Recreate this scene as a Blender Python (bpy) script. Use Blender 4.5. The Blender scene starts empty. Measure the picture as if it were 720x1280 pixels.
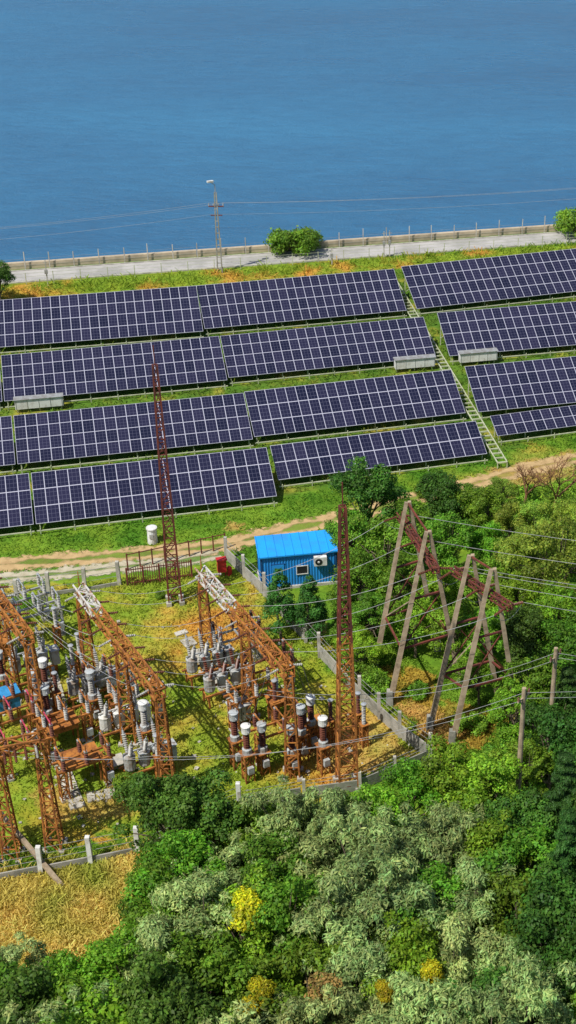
import bpy, math, random
import numpy as np
from mathutils import Vector, Matrix
random.seed(7); RNG=np.random.default_rng(7)
# ---------------------------------------------------------------- camera survey
F=1800.0; CX=480.0; CY=640.0; H=62.0; TH=math.atan(1035/1800)
cosT,sinT=math.cos(TH),math.sin(TH)
def P(u,v,z=0.0):
    a=(u-CX)/F; b=(CY-v)/F
    dx=a; dy=cosT+b*sinT; dz=-sinT+b*cosT
    t=(H-z)/(-dz)
    return Vector((dx*t,dy*t,z))
def proj(p):
    y=p[1]; z=p[2]-H
    d=y*cosT-z*sinT; up=y*sinT+z*cosT
    return (CX+F*p[0]/d, CY-F*up/d)
sc=bpy.context.scene
cam=bpy.data.cameras.new("camera"); co=bpy.data.objects.new("camera",cam)
sc.collection.objects.link(co); sc.camera=co
co.location=(0,0,H); co.rotation_euler=(math.pi/2-TH,0,0)
cam.sensor_width=36; cam.lens=F/1280*36; cam.shift_x=-(CX-360)/1280
cam.clip_start=1; cam.clip_end=20000
# ---------------------------------------------------------------- light
SE=math.radians(56); AZ=math.radians(228)
sv=Vector((math.sin(AZ)*math.cos(SE),math.cos(AZ)*math.cos(SE),math.sin(SE)))
w=bpy.data.worlds.new("World"); sc.world=w; w.use_nodes=True
wn=w.node_tree; bg=wn.nodes['Background']; sky=wn.nodes.new('ShaderNodeTexSky')
sky.sky_type='NISHITA'; sky.sun_disc=False; sky.sun_elevation=SE; sky.sun_rotation=AZ
wn.links.new(sky.outputs[0],bg.inputs[0]); bg.inputs[1].default_value=0.11
sl=bpy.data.lights.new("sun",'SUN'); so=bpy.data.objects.new("sun",sl); sc.collection.objects.link(so)
sl.energy=5.0; sl.angle=math.radians(0.5); sl.color=(1,.96,.87)
so.rotation_euler=sv.to_track_quat('Z','Y').to_euler(); so.location=(0,0,100)
sc.view_settings.view_transform='Standard'; sc.view_settings.look='None'; sc.view_settings.exposure=0
# ---------------------------------------------------------------- materials
def newmat(name):
    m=bpy.data.materials.new(name); m.use_nodes=True
    return m,m.node_tree,m.node_tree.nodes['Principled BSDF']
def mathn(nt,op,a,b=None,c=None):
    n=nt.nodes.new('ShaderNodeMath'); n.operation=op
    for i,x in enumerate((a,b,c)):
        if x is None: continue
        if isinstance(x,(int,float)): n.inputs[i].default_value=x
        else: nt.links.new(x,n.inputs[i])
    return n.outputs[0]
def mixc(nt,f,a,b,mode='MIX'):
    n=nt.nodes.new('ShaderNodeMix'); n.data_type='RGBA'; n.blend_type=mode
    for i,x in ((0,f),(6,a),(7,b)):
        if isinstance(x,(int,float)): n.inputs[i].default_value=x
        elif isinstance(x,tuple): n.inputs[i].default_value=(*x[:3],1)
        else: nt.links.new(x,n.inputs[i])
    return n.outputs[2]
def noise(nt,scale,detail=4,coord=None,rough=.6):
    n=nt.nodes.new('ShaderNodeTexNoise'); n.inputs['Scale'].default_value=scale; n.inputs['Detail'].default_value=detail
    n.inputs['Roughness'].default_value=rough
    if coord is not None: nt.links.new(coord,n.inputs['Vector'])
    return n.outputs[0]
def ramp(nt,x,lo,hi):
    n=nt.nodes.new('ShaderNodeMapRange'); nt.links.new(x,n.inputs[0])
    n.inputs[1].default_value=lo; n.inputs[2].default_value=hi
    return n.outputs[0]
def simple(name,c1,c2=None,scale=1.5,rough=.75,metal=0,lo=.4,hi=.62):
    m,nt,b=newmat(name)
    b.inputs['Roughness'].default_value=rough; b.inputs['Metallic'].default_value=metal
    b.inputs['Specular IOR Level'].default_value=.3
    if c2 is None: c2=tuple(x*.7 for x in c1)
    tc=nt.nodes.new('ShaderNodeTexCoord').outputs['Object']
    f=ramp(nt,noise(nt,scale,3,tc,.7),lo,hi)
    nt.links.new(mixc(nt,f,c1,c2),b.inputs['Base Color'])
    return m
RUST=simple("rusty_steel",(.44,.17,.035),(.20,.07,.022),2.2,.85)
DRUST=simple("dark_red_steel",(.18,.045,.03),(.09,.03,.025),2,.8)
OLDP=simple("flaking_grey_paint",(.55,.53,.5),(.3,.13,.05),1.6,.8,0,.5,.62)
GALV=simple("galvanised_steel",(.42,.43,.43),(.28,.26,.24),1.5,.5,.3)
GREYP=simple("equipment_grey_paint",(.42,.45,.46),(.24,.19,.15),1.4,.7,0,.45,.66)
WHITE=simple("white_paint",(.70,.70,.68),(.46,.43,.38),1.4,.6,0,.45,.68)
PORC=simple("brown_porcelain",(.15,.05,.03),(.09,.03,.02),3,.4)
PORCW=simple("grey_porcelain",(.42,.42,.40),(.27,.24,.21),3,.45)
CONC=simple("weathered_concrete",(.5,.47,.41),(.3,.28,.24),.9,.9)
CONCD=simple("old_concrete_panel",(.36,.34,.3),(.2,.2,.17),.8,.9)
CONCB=simple("beige_concrete",(.58,.47,.33),(.38,.31,.22),.35,.9)
WOOD=simple("weathered_pole",(.40,.31,.21),(.24,.18,.12),1.5,.9)
CREAM=simple("cream_painted_steel",(.5,.52,.36),(.36,.38,.24),2,.6)
ALU=simple("aluminium",(.5,.52,.54),(.42,.43,.45),2,.4,.4)
BLUEW=simple("blue_wall_paint",(.02,.24,.62),(.02,.19,.52),.6,.5)
BLUER=simple("blue_roof_paint",(.02,.33,.8),(.03,.26,.68),.5,.45)
DKBLUE=simple("dark_blue_trim",(.015,.08,.22),None,1,.5)
RED=simple("red_paint",(.6,.03,.03),(.4,.03,.03),2,.5)
PINK=simple("faded_red_paint",(.55,.06,.12),(.35,.04,.07),2,.6)
BLACK=simple("dark_grille",(.02,.02,.025),None,2,.6)
WIRE=simple("cable_metal",(.38,.38,.38),None,2,.6,0)
WIRED=simple("dark_cable",(.10,.09,.09),None,2,.5)
BARK=simple("bark",(.18,.14,.10),(.09,.07,.05),3,.9)
BARKR=simple("dead_branch_bark",(.30,.15,.07),(.18,.09,.05),3,.9)
ASPH=simple("old_asphalt",(.44,.42,.40),(.32,.31,.29),.25,.9)

# ---- panel
def panelmat():
    m,nt,b=newmat("solar_glass")
    uv=nt.nodes.new('ShaderNodeTexCoord').outputs['UV']
    s=nt.nodes.new('ShaderNodeSeparateXYZ'); nt.links.new(uv,s.inputs[0])
    u,v=s.outputs[0],s.outputs[1]
    def edge(x,wd):
        f=mathn(nt,'FRACT',x); d=mathn(nt,'MINIMUM',f,mathn(nt,'SUBTRACT',1.0,f))
        return mathn(nt,'LESS_THAN',d,wd)
    fr=mathn(nt,'MAXIMUM',edge(u,.034),edge(v,.024))
    cell=mathn(nt,'MAXIMUM',edge(mathn(nt,'MULTIPLY',u,3.0),.05),edge(mathn(nt,'MULTIPLY',v,4.0),.05))
    cb=nt.nodes.new('ShaderNodeCombineXYZ')
    nt.links.new(mathn(nt,'FLOOR',u),cb.inputs[0]); nt.links.new(mathn(nt,'FLOOR',v),cb.inputs[1])
    wnz=nt.nodes.new('ShaderNodeTexWhiteNoise'); nt.links.new(cb.outputs[0],wnz.inputs[0])
    base=mixc(nt,wnz.outputs[0],(.009,.010,.029),(.024,.022,.053))
    c=mixc(nt,mathn(nt,'MULTIPLY',cell,.6),base,(.10,.10,.15))
    c=mixc(nt,fr,c,(.41,.41,.49))
    nt.links.new(c,b.inputs['Base Color'])
    nt.links.new(mathn(nt,'ADD',mathn(nt,'MULTIPLY',fr,.3),.16),b.inputs['Roughness'])
    b.inputs['Specular IOR Level'].default_value=.45
    return m
PANEL=panelmat()
# ---- attribute colour materials
def attrmat(name,transl=0.0,rough=.7,spec=.2,vary=.0,fine=0.0):
    m,nt,b=newmat(name)
    a=nt.nodes.new('ShaderNodeAttribute'); a.attribute_name="Col"
    c=a.outputs['Color']
    if vary>0:
        oi=nt.nodes.new('ShaderNodeObjectInfo')
        hs=nt.nodes.new('ShaderNodeHueSaturation')
        nt.links.new(c,hs.inputs['Color'])
        nt.links.new(mathn(nt,'ADD',mathn(nt,'MULTIPLY',oi.outputs['Random'],vary*.1),.5-vary*.06),hs.inputs['Hue'])
        r2=mathn(nt,'FRACT',mathn(nt,'MULTIPLY',oi.outputs['Random'],7.31))
        nt.links.new(mathn(nt,'ADD',mathn(nt,'MULTIPLY',r2,vary*1.3),1-vary*.6),hs.inputs['Value'])
        c=hs.outputs[0]
    if fine>0:
        tc=nt.nodes.new('ShaderNodeTexCoord').outputs['Object']
        n1=ramp(nt,noise(nt,2.2,5,tc,.75),.3,.7)
        n2=ramp(nt,noise(nt,.35,4,tc,.6),.35,.65)
        c=mixc(nt,1.0,c,mixc(nt,n1,(1-fine*.6,)*3,(1+fine*.6,)*3),'MULTIPLY')
        c=mixc(nt,1.0,c,mixc(nt,n2,(1.1,.95,.8),(.9,1.05,1.0)),'MULTIPLY')
    nt.links.new(c,b.inputs['Base Color'])
    b.inputs['Roughness'].default_value=rough; b.inputs['Specular IOR Level'].default_value=spec
    if transl>0:
        t=nt.nodes.new('ShaderNodeBsdfTranslucent'); nt.links.new(c,t.inputs[0])
        mx=nt.nodes.new('ShaderNodeMixShader'); mx.inputs[0].default_value=transl
        nt.links.new(b.outputs[0],mx.inputs[1]); nt.links.new(t.outputs[0],mx.inputs[2])
        nt.links.new(mx.outputs[0],nt.nodes['Material Output'].inputs[0])
    return m
LEAF=attrmat("foliage",.38,.55,.25,.4)
LEAFW=attrmat("willow_foliage",.3,.5,.25,.35)
GROUND=attrmat("grassland",0,.95,.1,0,.55)
TUFT=attrmat("grass_blades",.4,.8,.1)
# ---- water
def watermat():
    m,nt,b=newmat("lake_water")
    tc=nt.nodes.new('ShaderNodeTexCoord').outputs['Object']
    mp=nt.nodes.new('ShaderNodeMapping'); nt.links.new(tc,mp.inputs[0]); mp.inputs['Scale'].default_value=(.35,1,1); mp.inputs['Rotation'].default_value=(0,0,-.15)
    n1=ramp(nt,noise(nt,.012,5,mp.outputs[0]),.35,.65)
    n3=ramp(nt,noise(nt,.6,5,mp.outputs[0],.75),.3,.7)
    c=mixc(nt,n1,(.018,.115,.255),(.042,.185,.345))
    c=mixc(nt,1.0,c,mixc(nt,n3,(.84,.86,.88),(1.16,1.14,1.12)),'MULTIPLY')
    nt.links.new(c,b.inputs['Base Color'])
    nt.links.new(mathn(nt,'ADD',mathn(nt,'MULTIPLY',n1,.16),.22),b.inputs['Roughness'])
    b.inputs['IOR'].default_value=1.33
    n2=noise(nt,1.0,6,mp.outputs[0],.75)
    bp=nt.nodes.new('ShaderNodeBump'); bp.inputs['Strength'].default_value=.85; bp.inputs['Distance'].default_value=.7
    nt.links.new(n2,bp.inputs['Height']); nt.links.new(bp.outputs[0],b.inputs['Normal'])
    return m
WATER=watermat()
# ---------------------------------------------------------------- mesh builder
class MB:
    def __init__(s): s.v=[];s.f=[];s.m=[];s.mats=[]
    def mi(s,mat):
        if mat not in s.mats: s.mats.append(mat)
        return s.mats.index(mat)
    def add(s,vs,fs,mat):
        o=len(s.v); s.v+= [tuple(x) for x in vs]; i=s.mi(mat)
        for f in fs: s.f.append([o+k for k in f]); s.m.append(i)
    def frame(s,a,b):
        a=Vector(a);b=Vector(b); d=(b-a).normalized()
        up=Vector((0,0,1)) if abs(d.z)<.95 else Vector((1,0,0))
        x=d.cross(up).normalized(); y=x.cross(d).normalized()
        return a,b,d,x,y
    def bar(s,a,b,w,mat,h=None,w2=None):
        a,b,d,x,y=s.frame(a,b); h=h or w; k=(w2 or w)/w
        vs=[]
        for p,q in ((a,1),(b,k)):
            for i,j in ((-1,-1),(1,-1),(1,1),(-1,1)): vs.append(p+x*(i*w/2*q)+y*(j*h/2*q))
        s.add(vs,[(0,1,2,3),(7,6,5,4),(0,4,5,1),(1,5,6,2),(2,6,7,3),(3,7,4,0)],mat)
    def cyl(s,a,b,r0,r1,mat,n=10,cap=True):
        a,b,d,x,y=s.frame(a,b); vs=[]
        for p,r in ((a,r0),(b,r1)):
            for i in range(n):
                t=2*math.pi*i/n; vs.append(p+x*(r*math.cos(t))+y*(r*math.sin(t)))
        fs=[(i,(i+1)%n,n+(i+1)%n,n+i) for i in range(n)]
        if cap: fs+=[tuple(range(n))[::-1],tuple(range(n,2*n))]
        s.add(vs,fs,mat)
    def lathe(s,a,d,prof,mat,n=10):
        a=Vector(a); d=Vector(d).normalized(); _,_,d,x,y=s.frame(a,a+d); vs=[];fs=[]
        for (h,r) in prof:
            for i in range(n):
                t=2*math.pi*i/n; vs.append(a+d*h+x*(r*math.cos(t))+y*(r*math.sin(t)))
        for k in range(len(prof)-1):
            for i in range(n): fs.append((k*n+i,k*n+(i+1)%n,(k+1)*n+(i+1)%n,(k+1)*n+i))
        fs+=[tuple(range(n))[::-1],tuple(range((len(prof)-1)*n,len(prof)*n))]
        s.add(vs,fs,mat)
    def insul(s,a,d,L,r,mat,k=8):
        pr=[]
        for i in range(k):
            h=L*i/k; pr+=[(h,r*.55),(h+L/k*.35,r),(h+L/k*.6,r*.55)]
        pr.append((L,r*.5)); s.lathe(a,d,pr,mat,8)
    def box(s,c,sz,mat,rz=0.0):
        c=Vector(c); R=Matrix.Rotation(rz,3,'Z'); X,Y,Z=[q/2 for q in sz]
        vs=[c+R@Vector((i*X,j*Y,k*Z)) for k in(-1,1) for i,j in((-1,-1),(1,-1),(1,1),(-1,1))]
        s.add(vs,[(3,2,1,0),(4,5,6,7),(0,1,5,4),(1,2,6,5),(2,3,7,6),(3,0,4,7)],mat)
    def lattice(s,a,b,w0,w1,n,t,mat,tb=None,n_mats=None):
        a,b,d,x,y=s.frame(a,b); tb=tb or t*.6
        def cs(k):
            p=a.lerp(b,k/n); ww=(w0+(w1-w0)*k/n)/2
            return [p+x*(i*ww)+y*(j*ww) for i,j in((-1,-1),(1,-1),(1,1),(-1,1))]
        for k in range(n):
            c0=cs(k); c1=cs(k+1); mm=n_mats(k) if n_mats else mat
            for i in range(4):
                s.bar(c0[i],c1[i],t,mm)
                j=(i+1)%4
                if (k+i)%2: s.bar(c0[i],c1[j],tb,mm)
                else: s.bar(c0[j],c1[i],tb,mm)
                s.bar(c1[i],c1[j],tb,mm)
    def done(s,name,loc=(0,0,0),rz=0,parent=None):
        me=bpy.data.meshes.new(name); me.from_pydata(s.v,[],s.f)
        for m in s.mats: me.materials.append(m)
        me.polygons.foreach_set('material_index',s.m); me.update()
        return link(me,name,loc,rz,parent)
def link(me,name,loc=(0,0,0),rz=0,parent=None,scale=1):
    o=bpy.data.objects.new(name,me); o.location=loc; o.rotation_euler=(0,0,rz)
    if not hasattr(scale,'__len__'): scale=(scale,)*3
    o.scale=scale
    sc.collection.objects.link(o)
    if parent: o.parent=parent
    return o
def quadmesh(name,V,cols,mats,midx=None):
    n=len(V); me=bpy.data.meshes.new(name)
    me.vertices.add(n); me.vertices.foreach_set('co',V.astype(np.float32).ravel())
    me.loops.add(n); me.loops.foreach_set('vertex_index',np.arange(n,dtype=np.int32))
    me.polygons.add(n//4); me.polygons.foreach_set('loop_start',np.arange(0,n,4,dtype=np.int32))
    try: me.polygons.foreach_set('loop_total',np.full(n//4,4,dtype=np.int32))
    except Exception: pass
    for m in mats: me.materials.append(m)
    if midx is not None: me.polygons.foreach_set('material_index',midx.astype(np.int32))
    ca=me.color_attributes.new("Col",'FLOAT_COLOR','POINT')
    ca.data.foreach_set('color',np.concatenate([cols,np.ones((n,1))],1).astype(np.float32).ravel())
    me.update(calc_edges=True); me.validate()
    return me
# ---------------------------------------------------------------- value noise & zones
_lat=RNG.random((256,256))
def vn(x,y,s,o=0):
    x=x*s+o*17.3+1000; y=y*s+o*9.1+1000
    xi=np.floor(x).astype(int); yi=np.floor(y).astype(int); fx=x-xi; fy=y-yi
    fx=fx*fx*(3-2*fx); fy=fy*fy*(3-2*fy)
    g=lambda i,j:_lat[(xi+i)%256,(yi+j)%256]
    return (g(0,0)*(1-fx)+g(1,0)*fx)*(1-fy)+(g(0,1)*(1-fx)+g(1,1)*fx)*fy
def fbm(x,y,s,o=0): return (vn(x,y,s,o)*.5+vn(x,y,s*2.1,o+1)*.28+vn(x,y,s*4.3,o+2)*.22)
def poly(pts): return np.array([[*P(u,v).xy] for u,v in pts])
def inside(x,y,pl):
    r=np.zeros(x.shape,bool); n=len(pl)
    for i in range(n):
        x0,y0=pl[i]; x1,y1=pl[(i+1)%n]
        if y0==y1: continue
        c=((y0>y)!=(y1>y))&(x<(x1-x0)*(y-y0)/(y1-y0)+x0); r^=c
    return r
def dist_line(x,y,pts):
    W=[P(u,v) for u,v in pts]; D=np.full(x.shape,1e9)
    for a,b in zip(W[:-1],W[1:]):
        dx,dy=b.x-a.x,b.y-a.y; t=np.clip(((x-a.x)*dx+(y-a.y)*dy)/(dx*dx+dy*dy),0,1)
        D=np.minimum(D,np.hypot(x-a.x-t*dx,y-a.y-t*dy))
    return D
TRK1=[(-250,722),(0,706),(130,696),(270,684),(360,662),(450,642),(520,622),(600,602),(660,586),(720,573),(900,545)]
TRK2=[(-200,742),(0,724),(120,712),(240,700),(275,692)]
YARD=poly([(-250,765),(240,712),(285,698),(545,950),(380,992),(175,1040),(-250,1110)])
VERGE=poly([(-300,372),(1100,282),(1100,290),(720,316),(0,380),(-300,400)])
MEADOW=poly([(-250,1105),(0,1085),(185,1050),(190,1165),(120,1200),(0,1215),(-200,1240)])
AFR=poly([(455,840),(520,845),(600,880),(650,905),(600,945),(545,945)])
BAND=poly([(-300,690),(0,660),(345,622),(610,570),(720,540),(1000,510),(1000,560),(720,585),(500,640),(280,690),(-300,730)])
SOLAR=poly([(-300,398),(0,381),(720,318),(1000,295),(1000,510),(720,540),(610,570),(345,622),(0,660),(-300,690)])
SOILP=[poly(q) for q in ([(262,656),(290,652),(312,660),(290,668),(265,667)],[(400,930),(470,900),(530,945),(470,968),(410,970)],
  [(60,985),(150,975),(185,1015),(120,1035),(40,1030)],[(610,588),(720,566),(720,600),(640,615)],[(390,770),(412,778),(420,812),(404,816)],[(480,870),(560,878),(590,925),(545,940)])]
def colour(x,y):
    jx=x+(fbm(x,y,.5,3)-.5)*4; jy=y+(fbm(x,y,.5,8)-.5)*4
    n=fbm(x,y,.12,1); n2=fbm(x,y,.45,5); n3=fbm(x,y,1.3,9)
    G1=np.array([.07,.17,.014]); G2=np.array([.16,.26,.025]); DRY=np.array([.42,.32,.06]); ORG=np.array([.46,.25,.05]); STR=np.array([.60,.43,.12])
    c=G1+(G2-G1)*np.clip((n2-.3)*2.4,0,1)[...,None]
    def mix(c,t,k): return c+(t-c)*np.clip(k,0,1)[...,None]
    sv_=inside(x,y,SOLAR); c=mix(c,np.array([.07,.12,.02]),np.where(sv_,.25+n3*.6,0)); c=mix(c,DRY,np.where(sv_,(n2-.58)*3,0))
    c=mix(c,DRY,np.where(inside(jx,jy,BAND),(n-.54)*3+(n3-.5)*.6,0))
    yv=inside(jx,jy,YARD)
    YG=np.array([.25,.30,.03])
    c=mix(c,YG,np.where(yv,.7,0)); c=mix(c,DRY,np.where(yv,(n2-.5)*3,0)); c=mix(c,ORG,np.where(yv,(n-.57)*4+(n3-.5)*.8,0))
    vv=inside(x,y,VERGE); c=mix(c,YG,np.where(vv,.5,0)); c=mix(c,ORG,np.where(vv,(fbm(x,y,.2,12)-.52)*4+(n3-.5),0))
    mv=inside(jx,jy,MEADOW); c=mix(c,STR,np.where(mv,.95,0)); c=mix(c,ORG,np.where(mv,(n2-.58)*3,0)); c=mix(c,G2,np.where(mv,(n-.55)*5,0))
    c=mix(c,ORG*.9,np.where(inside(jx,jy,AFR),.35+n3*.5,0))
    for q in SOILP: c=mix(c,np.array([.47,.28,.10]),np.where(inside(jx,jy,q),.25+n3*.6,0))
    return c
# ---------------------------------------------------------------- ground
S0=P(0,337); S1=P(720,286); e=(S1-S0); e.z=0; e.normalize(); nn=Vector((e.y,-e.x,0))
ss=np.concatenate([np.array([-6000,-2500,-1000,-500,-250,-120]),np.arange(-70,110,.5),np.array([150,250,500,1000,2500,6000])])
tt=np.concatenate([np.arange(0,150,.5),np.array([170,220,400,1000,3000])])
SS,TT=np.meshgrid(ss,tt); X=S0.x+e.x*SS+nn.x*TT; Y=S0.y+e.y*SS+nn.y*TT
col=colour(X,Y); Z=X*0
nv=X.size; V=np.stack([X,Y,Z],-1).reshape(-1,3); ny,nx=X.shape
idx=np.arange(nv).reshape(ny,nx)
Q=np.stack([idx[:-1,:-1],idx[1:,:-1],idx[1:,1:],idx[:-1,1:]],-1).reshape(-1,4)
me=bpy.data.meshes.new("ground"); me.from_pydata(V.tolist(),[],Q.tolist()); me.materials.append(GROUND)
ca=me.color_attributes.new("Col",'FLOAT_COLOR','POINT'); ca.data.foreach_set('color',np.concatenate([col.reshape(-1,3),np.ones((nv,1))],1).astype(np.float32).ravel())
link(me,"ground")
def SP(s,t,z=0): return Vector((S0.x+e.x*s+nn.x*t,S0.y+e.y*s+nn.y*t,z))
b=MB(); b.add([SP(-6000,1,-1.2),SP(6000,1,-1.2),SP(6000,-9000,-1.2),SP(-6000,-9000,-1.2)],[(0,1,2,3)],WATER); b.done("lake_water")
b=MB(); b.add([SP(-600,-.2,.0),SP(600,-.2,.0),SP(600,-2.6,-1.6),SP(-600,-2.6,-1.6)],[(0,3,2,1)],CONCB); b.done("embankment_slope")
b=MB()
for i in range(-20,40):
    a=SP(i*6,.15,.3+random.uniform(-.02,.02)); c=SP(i*6+5.94,.15,.3)
    b.bar(a,c,.5,CONCB,1.0)
b.done("parapet_wall")
b=MB()
b.add([SP(-600,1.2,.05),SP(600,1.2,.05),SP(600,5.0,.05),SP(-600,5.0,.05)],[(0,3,2,1)],ASPH)
b.bar(SP(-600,1.1,.07),SP(600,1.1,.07),.18,CONC,.16); b.bar(SP(-600,5.1,.07),SP(600,5.1,.07),.18,CONC,.16)
b.done("shore_road")
b=MB()
for i in range(-40,90):
    s=i*3+random.uniform(-.1,.1); h=random.uniform(1.9,2.3)
    b.bar(SP(s,.75,0),SP(s,.75,h),.10,CONC)
for z in (.6,1.0,1.4): b.bar(SP(-120,.75,z),SP(267,.75,z),.02,GALV)
b.done("shore_fence")
b=MB()
for i in range(-40,90):
    s=i*3.2; b.bar(SP(s,5.9,0),SP(s,5.9,1.5),.08,CREAM)
for z in (.5,1.0,1.4): b.bar(SP(-128,5.9,z),SP(284,5.9,z),.025,CREAM)
b.done("solar_farm_fence")
# ---------------------------------------------------------------- dirt tracks
def track(name,pts,wd,mat,z):
    W=[P(u,v,z) for u,v in pts]; L=[]
    for i in range(len(W)-1):
        n=max(2,int((W[i+1]-W[i]).length/.6))
        for k in range(n): L.append(W[i].lerp(W[i+1],k/n))
    L.append(W[-1])
    for _ in range(12): L=[L[0]]+[(L[i-1]+L[i]*2+L[i+1])/4 for i in range(1,len(L)-1)]+[L[-1]]
    vs=[];fs=[]
    for i,p in enumerate(L):
        d=(L[min(i+1,len(L)-1)]-L[max(i-1,0)]).normalized(); s=Vector((-d.y,d.x,0))
        for k,q in enumerate((-1,-.5,0,.5,1)):
            jit=(random.uniform(-.22,.22) if abs(q)==1 else 0)
            vs.append(p+s*(q*wd/2+jit))
    for i in range(len(L)-1):
        for k in range(4): fs.append((i*5+k,i*5+k+1,i*5+6+k,i*5+5+k))
    b=MB(); b.add(vs,fs,mat); o=b.done(name)
    uvl=o.data.uv_layers.new(name="UVMap")
    for lo in o.data.loops: uvl.data[lo.index].uv=((lo.vertex_index%5)/4,(lo.vertex_index//5)*.6)
    return o
def trackmat(name,c1,c2):
    m,nt,b=newmat(name)
    uv=nt.nodes.new('ShaderNodeTexCoord'); s=nt.nodes.new('ShaderNodeSeparateXYZ'); nt.links.new(uv.outputs['UV'],s.inputs[0])
    u=s.outputs[0]; d=mathn(nt,'ABSOLUTE',mathn(nt,'SUBTRACT',u,.5))
    n1=noise(nt,1.1,6,uv.outputs['Object'],.7); n2=noise(nt,.3,4,uv.outputs['Object'])
    c=mixc(nt,ramp(nt,n1,.35,.65),c1,c2)
    a=mathn(nt,'ADD',d,mathn(nt,'MULTIPLY',mathn(nt,'SUBTRACT',n1,.5),1.1))
    edge=ramp(nt,a,.30,.44)
    cen=mathn(nt,'SUBTRACT',1.0,ramp(nt,mathn(nt,'ADD',d,mathn(nt,'MULTIPLY',mathn(nt,'SUBTRACT',n2,.5),.8)),.05,.15))
    al=mathn(nt,'MAXIMUM',edge,mathn(nt,'MULTIPLY',cen,.85))
    tr=nt.nodes.new('ShaderNodeBsdfTransparent'); mx=nt.nodes.new('ShaderNodeMixShader')
    nt.links.new(c,b.inputs['Base Color']); b.inputs['Roughness'].default_value=.95
    nt.links.new(al,mx.inputs[0]); nt.links.new(b.outputs[0],mx.inputs[1]); nt.links.new(tr.outputs[0],mx.inputs[2])
    nt.links.new(mx.outputs[0],nt.nodes['Material Output'].inputs[0])
    return m
track("dirt_track",TRK1,2.9,trackmat("track_dirt",(.52,.36,.17),(.38,.25,.11)),.02)
track("gravel_path",TRK2,2.2,trackmat("path_gravel",(.5,.45,.33),(.36,.31,.2)),.03)
# ---------------------------------------------------------------- solar
def table(B0,B1,L,nr):
    ev=(B1-B0); ev.z=0; wl=ev.length; ev.normalize(); nb=Vector((-ev.y,ev.x,0))
    tl=math.radians(25); up=nb*math.cos(tl)+Vector((0,0,math.sin(tl))); nrm=ev.cross(up)
    b=MB(); th=.05
    A=[B0,B1,B1+up*L,B0+up*L]; D=[p-nrm*th for p in A]
    b.add(A,[(0,1,2,3)],PANEL)
    b.add(A+D,[(7,6,5,4),(0,4,5,1),(1,5,6,2),(2,6,7,3),(3,7,4,0)],ALU)
    n=int(wl/2.6)
    for i in range(n+1):
        x=.3+(wl-.6)*i/n
        f=B0+ev*x+up*.5-nrm*.12; g=B0+ev*x+up*(L-.7)-nrm*.12
        b.bar((f.x,f.y,0),f,.1,CREAM); b.bar((g.x,g.y,0),g,.1,CREAM); b.bar(B0+ev*x+up*.1-nrm*.12,B0+ev*x+up*(L-.1)-nrm*.12,.09,CREAM)
        b.bar((g.x,g.y,.8),B0+ev*x+up*L*.5-nrm*.14,.06,CREAM)
    for k in (.12,.4,.65,.9): b.bar(B0+up*L*k-nrm*.09,B1+up*L*k-nrm*.09,.06,ALU)
    b.bar(Vector((B0.x,B0.y,.35))-nb*.25,Vector((B1.x,B1.y,.35))-nb*.25,.09,CREAM)
    for i in range(n+1):
        x=.3+(wl-.6)*i/n; q=B0+ev*x+nb*-.25; b.bar((q.x,q.y,0),(q.x,q.y,.55),.08,CREAM)
    o=b.done("solar_panel_array")
    uvl=o.data.uv_layers.new(name="UVMap"); nm=round(wl/1.0)
    for k,q in enumerate(((0,0),(nm,0),(nm,nr),(0,nr))): uvl.data[k].uv=q
    return o
def solveL(B,ev,vt):
    nb=Vector((-ev.y,ev.x,0)); tl=math.radians(25); up=nb*math.cos(tl)+Vector((0,0,math.sin(tl)))
    lo,hi=.5,12
    for _ in range(40):
        m=(lo+hi)/2
        if proj(B+up*m)[1]>vt: lo=m
        else: hi=m
    return lo
ZB=.9
def rowL(br,bl,vt,full,extra):
    B1=P(*br,ZB); B0=P(*bl,ZB); ev=(B1-B0); wl=ev.length; ev.normalize()
    L=solveL(B1,ev,vt); nr=max(2,round(L/1.6))
    if not full: wl=22.0; B0=B1-ev*wl
    table(B0,B1,L,nr)
    for i in range(extra):
        B1=B0-ev*.2; B0=B1-ev*22; table(B0,B1,L,nr)
def rowR(bl,br,vt,extra=1):
    B0=P(*bl,ZB); B1=P(*br,ZB); ev=(B1-B0).normalized(); L=solveL(B0,ev,vt); nr=max(2,round(L/1.6))
    for i in range(extra+1):
        B1=B0+ev*22; table(B0,B1,L,nr); B0=B1+ev*.2
rowL((254,414),(0,434),357,False,1); rowL((508,388),(256,411),336,True,0)
rowL((284,475),(0,502),420,False,1); rowL((545,446),(286,472),396,True,0)
rowL((316,549),(22,580),491,True,1); rowL((582,516),(318,546),462,True,0)
rowL((346,620),(45,655),559,True,1); rowL((609,567),(348,600),526,True,0)
rowR((521,386),(720,364),333); rowR((562,445),(720,431),391); rowR((598,515),(720,503),458); rowR((622,545),(720,532),520)
for (u,v,wd) in ((50,513,4.6),(518,463,4.2),(597,455,4.0)):
    b=MB(); b.box((0,0,.95),(wd,.7,1.0),WHITE); b.box((0,0,1.48),(wd+.2,.9,.06),GALV)
    for x in (-wd/2+.2,0,wd/2-.2): b.bar((x,0,0),(x,0,.45),.12,CREAM)
    for x in np.linspace(-wd/2+.1,wd/2-.1,5): b.bar((x,-.36,.5),(x,-.36,1.4),.03,GALV)
    b.done("inverter_cabinet",P(u,v),math.atan2(e.y,e.x))
b=MB(); A=P(487,344,.6); B=P(628,578,.6); d=(B-A).normalized(); s=Vector((-d.y,d.x,0)); L=(B-A).length
b.bar(A+s*.45,B+s*.45,.09,CREAM); b.bar(A-s*.45,B-s*.45,.09,CREAM)
n=int(L/.9)
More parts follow.
